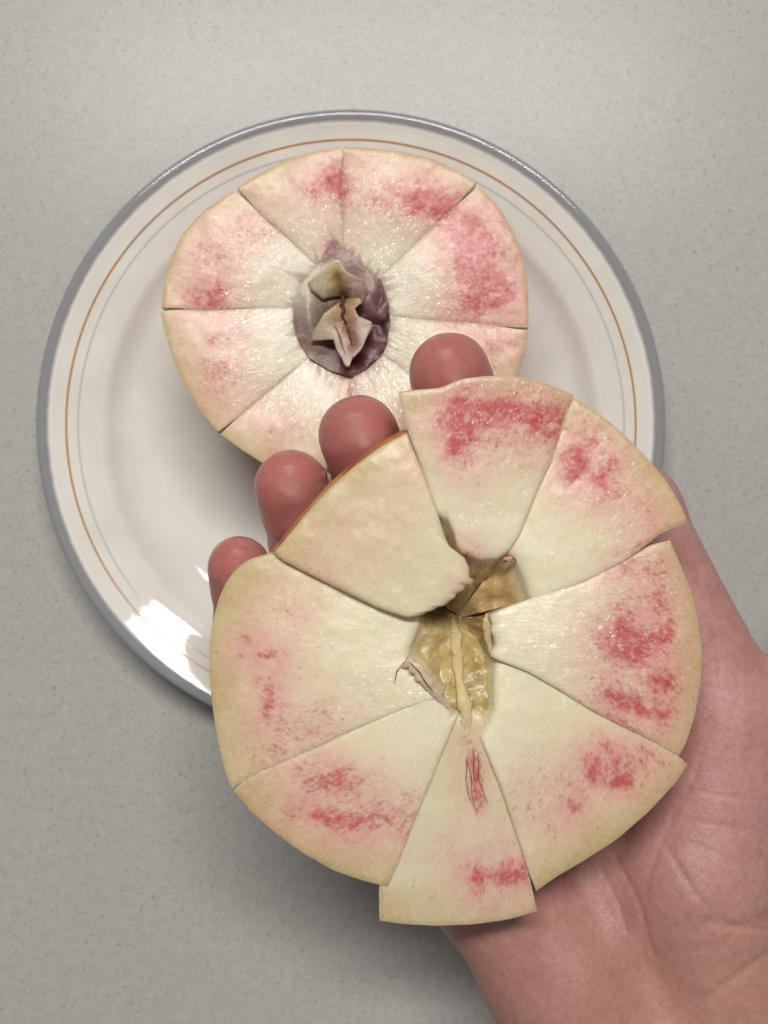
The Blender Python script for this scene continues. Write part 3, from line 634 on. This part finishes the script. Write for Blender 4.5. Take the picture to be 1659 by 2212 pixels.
def strip(name, pts, mat, parent, col, col2, seed, nr=14, flat=0.5, jag=0.25, n=60):
    """a fibrous strand along (px, py, z, half width cm): a flattened tube with a ragged outline"""
    P = smooth_line(np.array([(p[0], p[1], p[2], p[3]) for p in pts]), n, 1)
    X = U(P[:, 0], P[:, 1], P[:, 2]); T = np.gradient(X, axis=0); T /= np.linalg.norm(T, axis=1)[:, None]
    S = np.cross(T, [0, 0, 1.0]); S /= np.linalg.norm(S, axis=1)[:, None] + 1e-9; N = np.cross(S, T)
    V = np.zeros((n, nr + 1, 3)); C = np.zeros((n, nr + 1, 3))
    for k in range(nr + 1):
        a = 2 * math.pi * k / nr
        rr = P[:, 3] * (1 + jag * 2 * (fbm(np.stack([np.arange(n) * .22, np.full(n, math.cos(a) * 1.3)], -1), seed, 3) - .5))
        V[:, k] = X + S * (rr * math.cos(a))[:, None] + N * (rr * flat * math.sin(a))[:, None]
        C[:, k] = mixc(np.ones((n, 1)) * col, np.ones((n, 1)) * col2, fbm(V[:, k] * 4, seed + 2, 3))
    return make_mesh(name, V.reshape(-1, 3), grid_faces(n, nr + 1), mat, parent, {'Col': C.reshape(-1, 3)}, merge=True, loc=LOC)
strip('fibre_strip', [(976, 1336, 6.95, .03), (981, 1352, 7.12, .07), (985, 1375, 7.30, .11), (989, 1410, 7.50, .12), (989, 1440, 7.72, .09), (993, 1475, 7.88, .09), (1002, 1510, 8.02, .13), (1006, 1545, 8.06, .13), (1011, 1580, 8.05, .08), (1016, 1605, 8.0, .02)],
      M_TISSUE, half2, srgb(228, 212, 164), srgb(212, 178, 122), 11, flat=.28, jag=.55)
M_PALEFLAP = mat_tissue('torn_flesh', 0.28, 0.35)
strip('torn_flap', [(868, 1440, 8.27, .02), (885, 1432, 8.34, .10), (905, 1450, 8.34, .13), (928, 1482, 8.30, .12), (950, 1510, 8.2, .08), (968, 1530, 8.1, .02)], M_PALEFLAP, half2, srgb(232, 220, 190), srgb(212, 182, 156), 21, flat=.25, jag=.5)
strip('torn_flap', [(1052, 1326, 8.10, .03), (1050, 1345, 8.12, .07), (1052, 1372, 8.10, .08), (1057, 1395, 8.08, .06), (1060, 1412, 8.06, .02)], M_PALEFLAP, half2, srgb(224, 206, 160), srgb(198, 164, 112), 23, flat=.35, jag=.6)
strip('torn_flap', [(1084, 1220, 8.02, .02), (1092, 1209, 8.1, .05), (1104, 1207, 8.11, .055), (1112, 1215, 8.05, .03)], M_PALEFLAP, half2, srgb(216, 176, 140), srgb(190, 120, 100), 25, flat=.6)
LOC2 = LOC; LOC = tuple(U(745, 670, 0.45))
M_CRACK = mat_plain('dark_split', srgb(84, 44, 18), .5)
for c_ in CRACKS: strip('split', c_, M_CRACK, stone, srgb(84, 44, 18), srgb(84, 44, 18), 41, nr=6, flat=.5, jag=.9, n=30)
LOC = LOC2
M_RED = mat_plain('red_fibre', srgb(112, 24, 26), .35)
def fibre(pts, r=.012):
    P = [(x, y, z, r * (0.35 if i in (0, len(pts) - 1) else 1)) for i, (x, y, z) in enumerate(pts)]
    strip('red_fibre', P, M_RED, half2, srgb(110, 20, 24), srgb(110, 20, 24), 31, nr=6, flat=.8, jag=.6, n=26)
zf = 8.05
for pts in ([(1008, 1632), (1010, 1660), (1006, 1690), (1013, 1715), (1024, 1745)], [(1022, 1612), (1026, 1640), (1022, 1665), (1030, 1690)],
            [(1034, 1626), (1036, 1655), (1034, 1680), (1045, 1710), (1053, 1740)], [(1012, 1648), (1020, 1680), (1018, 1715), (1030, 1765)]):
    fibre([(x + random.uniform(-2, 2), y, zf + .075 - (y - 1600) * 0.00092) for x, y in pts], .006)
fibre([(852, 1478, 8.2), (857, 1450, 8.24), (872, 1432, 8.27), (884, 1415, 8.27)], .012)
fibre([(884, 1430, 8.38), (906, 1452, 8.39), (920, 1476, 8.37), (936, 1494, 8.33)], .014)
fibre([(1086, 1216, 8.14), (1092, 1210, 8.18), (1098, 1216, 8.16)], .015)
fibre([(1106, 1204, 8.16), (1114, 1208, 8.17), (1114, 1218, 8.14)], .014)

# ------------------------------------------------------------------ the hand (one continuous surface grown from a distance field)
def hand_field():
    chains = dict(
     index=[(1360, 1110, 4.9, 1.10), (1150, 985, 4.7, .96), (1008, 915, 5.7, .88), (970, 802, 6.6, .83)],
     middle=[(1230, 1270, 4.4, 1.08), (960, 1130, 4.5, .97), (818, 1055, 5.75, .86), (772, 936, 6.75, .81)],
     ring=[(1095, 1450, 4.3, 1.03), (830, 1300, 4.5, .92), (664, 1182, 5.2, .81), (628, 1046, 6.25, .755)],
     pinky=[(960, 1640, 4.5, .95), (720, 1510, 4.6, .80), (535, 1350, 5.5, .70), (516, 1221, 6.35, .63)],
     thumb=[(1600, 1640, 4.9, 1.55), (1715, 1540, 5.0, 1.22), (1890, 1340, 5.6, 1.0), (2000, 1180, 6.2, .88)])
    palm = [[(1360, 1110, 4.9, 1.13), (1560, 1560, 4.9, 1.50)], [(1560, 1560, 4.9, 1.55), (1500, 1900, 5.1, 1.85), (1570, 2230, 4.9, 2.0)],
            [(960, 1640, 4.5, 1.0), (1010, 1740, 4.5, 1.25), (1062, 1880, 4.8, 1.58), (1222, 2112, 4.9, 1.75), (1420, 2330, 4.8, 2.0)],
            [(1230, 1270, 4.2, 1.0), (1440, 1760, 4.0, 1.3), (1560, 2150, 4.4, 2.0)], [(1095, 1450, 4.1, 1.0), (1250, 1800, 4.0, 1.3), (1460, 2200, 4.4, 2.0)],
            [(1360, 1110, 4.6, 1.0), (960, 1640, 4.2, .95)], [(1400, 1600, 4.1, 1.4), (1120, 1750, 4.1, 1.3)], [(1480, 1900, 4.5, 1.7), (1200, 2050, 4.4, 1.6)],
            [(1420, 2250, 4.5, 2.0), (1800, 2750, 4.2, 2.5), (2200, 3300, 4.2, 2.9)], [(1600, 2230, 4.5, 2.0), (1980, 2680, 4.2, 2.5), (2350, 3200, 4.2, 2.9)]]
    return chains, palm
def round_cone(P, a, b, ra, rb):
    ab = b - a; t = np.clip(((P - a) @ ab) / (ab @ ab), 0, 1)
    return np.linalg.norm(P - a - t[..., None] * ab, axis=-1) - (ra + t * (rb - ra))
def smin(a, b, k):
    h = np.clip(0.5 + 0.5 * (b - a) / k, 0, 1); return b * (1 - h) + a * h - k * h * (1 - h)

def build_hand():
    chains, palm = hand_field()
    h = 0.10
    conv = lambda c: [(U(p[0], p[1], p[2]), p[3]) for p in c]
    ch = {k: conv(c) for k, c in chains.items()}; pl = [conv(c) for c in palm]
    lo = np.array([-4.6, -19.0, 1.2]); hi = np.array([13.8, 5.0, 8.0])
    n = np.ceil((hi - lo) / h).astype(int)
    ax = [lo[k] + h * np.arange(n[k]) for k in range(3)]
    big = 3.0
    def seg_into(D, a, b, ra, rb, k):
        pad = max(ra, rb) + 1.1
        mn = np.minimum(a, b) - pad; mx = np.maximum(a, b) + pad
        i0 = np.clip(((mn - lo) / h).astype(int), 0, n); i1 = np.clip(((mx - lo) / h).astype(int) + 1, 0, n)
        if np.any(i1 <= i0): return
        sl = tuple(slice(i0[q], i1[q]) for q in range(3))
        P = np.stack(np.meshgrid(*[ax[q][sl[q]] for q in range(3)], indexing='ij'), -1)
        d = round_cone(P, a, b, ra, rb)
        D[sl] = np.minimum(D[sl], d) if k == 0 else smin(D[sl], d, k)
    Dp = np.full(n, big, np.float32)
    for c in pl:
        for (a, ra), (b, rb) in zip(c, c[1:]): seg_into(Dp, a, b, ra, rb, 0.55)
    D = Dp.copy()
    for name, c in ch.items():
        Df = np.full(n, big, np.float32)
        for i, ((a, ra), (b, rb)) in enumerate(zip(c, c[1:])): seg_into(Df, a, b, ra, rb, 0.30)
        # fuller finger pad on the palm side of the last joint
        (a, ra), (b, rb) = c[-2], c[-1]
        e = (b - a) / np.linalg.norm(b - a); sd_ = np.cross(e, [0, 0, 1.0]); sd_ /= np.linalg.norm(sd_); g = .05 * rb
        seg_into(Df, a * .4 + b * .6 + np.array([0, 0, .10]), b + np.array([0, 0, .04]) - e * .10, rb * .98, rb * .90, 0.25)
        seg_into(Df, b - e * .12 - sd_ * g, b - e * .12 + sd_ * g, rb * .88, rb * .90, 0.25)
        # only the root of a finger flows into the palm; neighbours stay apart
        G = np.stack(np.meshgrid(*ax, indexing='ij'), -1) if False else None
        D = np.minimum(D, smin(Dp, Df, 0.35))
    # surface nets
    sgn = D < 0
    corners = [(i, j, k) for i in (0, 1) for j in (0, 1) for k in (0, 1)]
    sub = lambda A, c: A[c[0]:n[0] - 1 + c[0], c[1]:n[1] - 1 + c[1], c[2]:n[2] - 1 + c[2]]
    cnt = sum(sub(sgn, c).astype(np.int8) for c in corners)
    act = (cnt > 0) & (cnt < 8)
    idx = np.argwhere(act); vid = np.full(act.shape, -1, np.int64); vid[act] = np.arange(len(idx))
    acc = np.zeros((len(idx), 3)); wn = np.zeros(len(idx))
    val = {c: D[idx[:, 0] + c[0], idx[:, 1] + c[1], idx[:, 2] + c[2]] for c in corners}
    for c in corners:
        for d in range(3):
            if c[d] == 0:
                c2 = list(c); c2[d] = 1; c2 = tuple(c2)
                a, b = val[c], val[c2]; m = (a < 0) != (b < 0)
                t = np.where(m, a / np.where(m, a - b, 1), 0)
                p = np.array(c, float)[None].repeat(len(idx), 0); p[:, d] += t
                acc[m] += p[m]; wn[m] += 1
    V = lo + h * (idx + acc / wn[:, None])
    F = []
    for d in range(3):
        e1, e2 = [(1, 2), (2, 0), (0, 1)][d]
        s0 = [slice(0, n[q]) for q in range(3)]; s1 = list(s0); s0 = list(s0)
        s0[d] = slice(0, n[d] - 1); s1[d] = slice(1, n[d])
        cr = sgn[tuple(s0)] != sgn[tuple(s1)]
        E = np.argwhere(cr); ok = np.all([(E[:, q] > 0) & (E[:, q] < n[q] - 1) for q in (e1, e2)], axis=0); E = E[ok]
        def cell(o1, o2):
            c = E.copy(); c[:, e1] += o1; c[:, e2] += o2; return vid[c[:, 0], c[:, 1], c[:, 2]]
        q = np.stack([cell(-1, -1), cell(0, -1), cell(0, 0), cell(-1, 0)], -1)
        ins = sgn[E[:, 0], E[:, 1], E[:, 2]]
        q[~ins] = q[~ins][:, ::-1]
        F.append(q[(q >= 0).all(1)])
    F = np.concatenate(F)
    me = bpy.data.meshes.new('tmp'); me.from_pydata(V.tolist(), [], F.tolist())
    o = bpy.data.objects.new('tmp', me); COL.objects.link(o)
    sm = o.modifiers.new('s', 'SMOOTH'); sm.iterations = 4; sm.factor = .5
    sd = o.modifiers.new('d', 'SUBSURF'); sd.levels = 1; sd.render_levels = 1
    dg = bpy.context.evaluated_depsgraph_get(); m2 = bpy.data.meshes.new_from_object(o.evaluated_get(dg))
    bpy.data.objects.remove(o)
    V = np.zeros(len(m2.vertices) * 3); m2.vertices.foreach_get('co', V); V = V.reshape(-1, 3)
    N = np.zeros(len(m2.vertices) * 3); m2.vertices.foreach_get('normal', N); N = N.reshape(-1, 3)
    return m2, V, N, ch

hand_mesh, HV, HN, HCH = build_hand()
hp = to_px(HV)
def line_dist(P, line):
    L = np.array(line, float); best = np.full(len(P), 1e9)
    for a, b in zip(L, L[1:]):
        ab = b - a; t = np.clip(((P - a) @ ab) / (ab @ ab), 0, 1); best = np.minimum(best, np.linalg.norm(P - a - t[:, None] * ab, axis=1))
    return best
up = sstep(0.05, 0.4, HN[:, 2])
CREASES = [  # palm lines: (polyline px, depth cm, half width px)
 ([(1535, 1560), (1500, 1680), (1440, 1790), (1400, 1900), (1385, 2010), (1395, 2120)], .035, 8),
 ([(1530, 1990), (1590, 2005), (1659, 1985), (1720, 1960)], .07, 12), ([(1440, 1830), (1500, 1930), (1570, 2000), (1659, 2010)], .05, 7),
 ([(1330, 1850), (1380, 1950), (1410, 2060)], .05, 7), ([(1400, 1800), (1520, 1830), (1640, 1890)], .03, 6), ([(1420, 1760), (1540, 1780), (1650, 1800)], .03, 6),
 ([(1300, 1880), (1340, 1960), (1352, 2010)], .04, 5), ([(1460, 1700), (1560, 1720), (1650, 1730)], .025, 5), ([(1540, 1430), (1600, 1425), (1655, 1445)], .025, 5),
 ([(1530, 1330), (1580, 1345), (1640, 1385)], .025, 5), ([(1525, 1480), (1600, 1500), (1655, 1530)], .022, 5), ([(1560, 1400), (1550, 1500), (1500, 1620)], .022, 5),
 ([(1600, 1420), (1590, 1520), (1560, 1640)], .02, 5),
 ([(1470, 2212), (1560, 2130), (1659, 2060)], .06, 10), ([(1350, 2100), (1450, 2060), (1560, 2040)], .02, 8),
 ([(575, 1150), (600, 1168), (650, 1176), (720, 1165)], .06, 6), ([(455, 1330), (490, 1345), (560, 1345)], .05, 6), ([(700, 1040), (760, 1062), (850, 1050)], .05, 6)]
disp = np.zeros(len(HV))
for line, dep, wd in CREASES:
    d = line_dist(hp, line) + 5 * (fbm(hp / 30, 3, 2) - .5)
    disp -= 0.55 * dep * np.exp(-(d / wd) ** 2)
disp *= up
disp += 0.05 * (fbm(HV * 0.9, 91, 3) - .5) + 0.012 * (fbm(HV * 4.0, 92, 2) - .5)
HV2 = HV + HN * disp[:, None]
# colour: redder fingertips, pink palm, tanner wrist
tips = np.array([c[-1][0] for c in HCH.values()]); dt = np.min(np.linalg.norm(HV[:, None] - tips[None], axis=2), axis=1)
tip = 1 - sstep(1.0, 2.3, dt)
heel = sstep(1750, 2150, hp[:, 1] + 0.15 * (hp[:, 0] - 1300))
nz = fbm(HV * .8, 55, 4)
hc = mixc(np.ones((len(HV), 1)) * srgb(196, 148, 142), np.ones((len(HV), 1)) * srgb(186, 143, 124), heel * (0.5 + 0.6 * nz))
hc = mixc(hc, np.ones((len(HV), 1)) * srgb(192, 110, 104), tip * 0.9 * sstep(-.25, .65, HN[:, 2]))
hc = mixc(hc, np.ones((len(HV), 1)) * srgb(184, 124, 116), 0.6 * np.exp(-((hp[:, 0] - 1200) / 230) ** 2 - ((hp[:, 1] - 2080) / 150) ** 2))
hc = mixc(hc, np.ones((len(HV), 1)) * srgb(172, 122, 112), 0.4 * sstep(.5, .7, fbm(HV * 1.5, 56, 4)))
ridge = np.zeros((len(HV), 3)); near = np.argmin(np.linalg.norm(HV[:, None] - tips[None], axis=2), axis=1)
for ci, c in enumerate(HCH.values()):
    b, a = c[-1][0], c[-2][0]; e = (b - a) / np.linalg.norm(b - a); s_ = np.cross(e, [0, 0, 1.0]); s_ /= np.linalg.norm(s_); m = near == ci
    q = HV[m] - b; x = q @ s_; y = q @ e
    ridge[m] = np.stack([x * .25, np.sqrt((x * 1.0) ** 2 + (y + .5) ** 2), q[:, 2] * 0.2], -1)
HO = np.array([7.0, -9.0, 4.5])
hand_mesh.vertices.foreach_set('co', ((HV2 - HO) * CM).ravel())
at = hand_mesh.attributes.new('Col', 'FLOAT_COLOR', 'POINT'); at.data.foreach_set('color', np.concatenate([hc, np.ones((len(hc), 1))], 1).astype(np.float32).ravel())
at = hand_mesh.attributes.new('tip', 'FLOAT', 'POINT'); at.data.foreach_set('value', tip.astype(np.float32))
at = hand_mesh.attributes.new('ridge', 'FLOAT_VECTOR', 'POINT'); at.data.foreach_set('vector', ridge.astype(np.float32).ravel())
hand_mesh.polygons.foreach_set('use_smooth', [True] * len(hand_mesh.polygons)); hand_mesh.materials.clear(); hand_mesh.materials.append(mat_hand()); hand_mesh.update()
hand_mesh.name = 'hand'
hand = link(bpy.data.objects.new('hand', hand_mesh)); hand.location = (HO * CM).tolist()
hand['label'] = 'bare right hand held palm up with curled fingertips under the fanned peach half'; hand['category'] = 'hand'
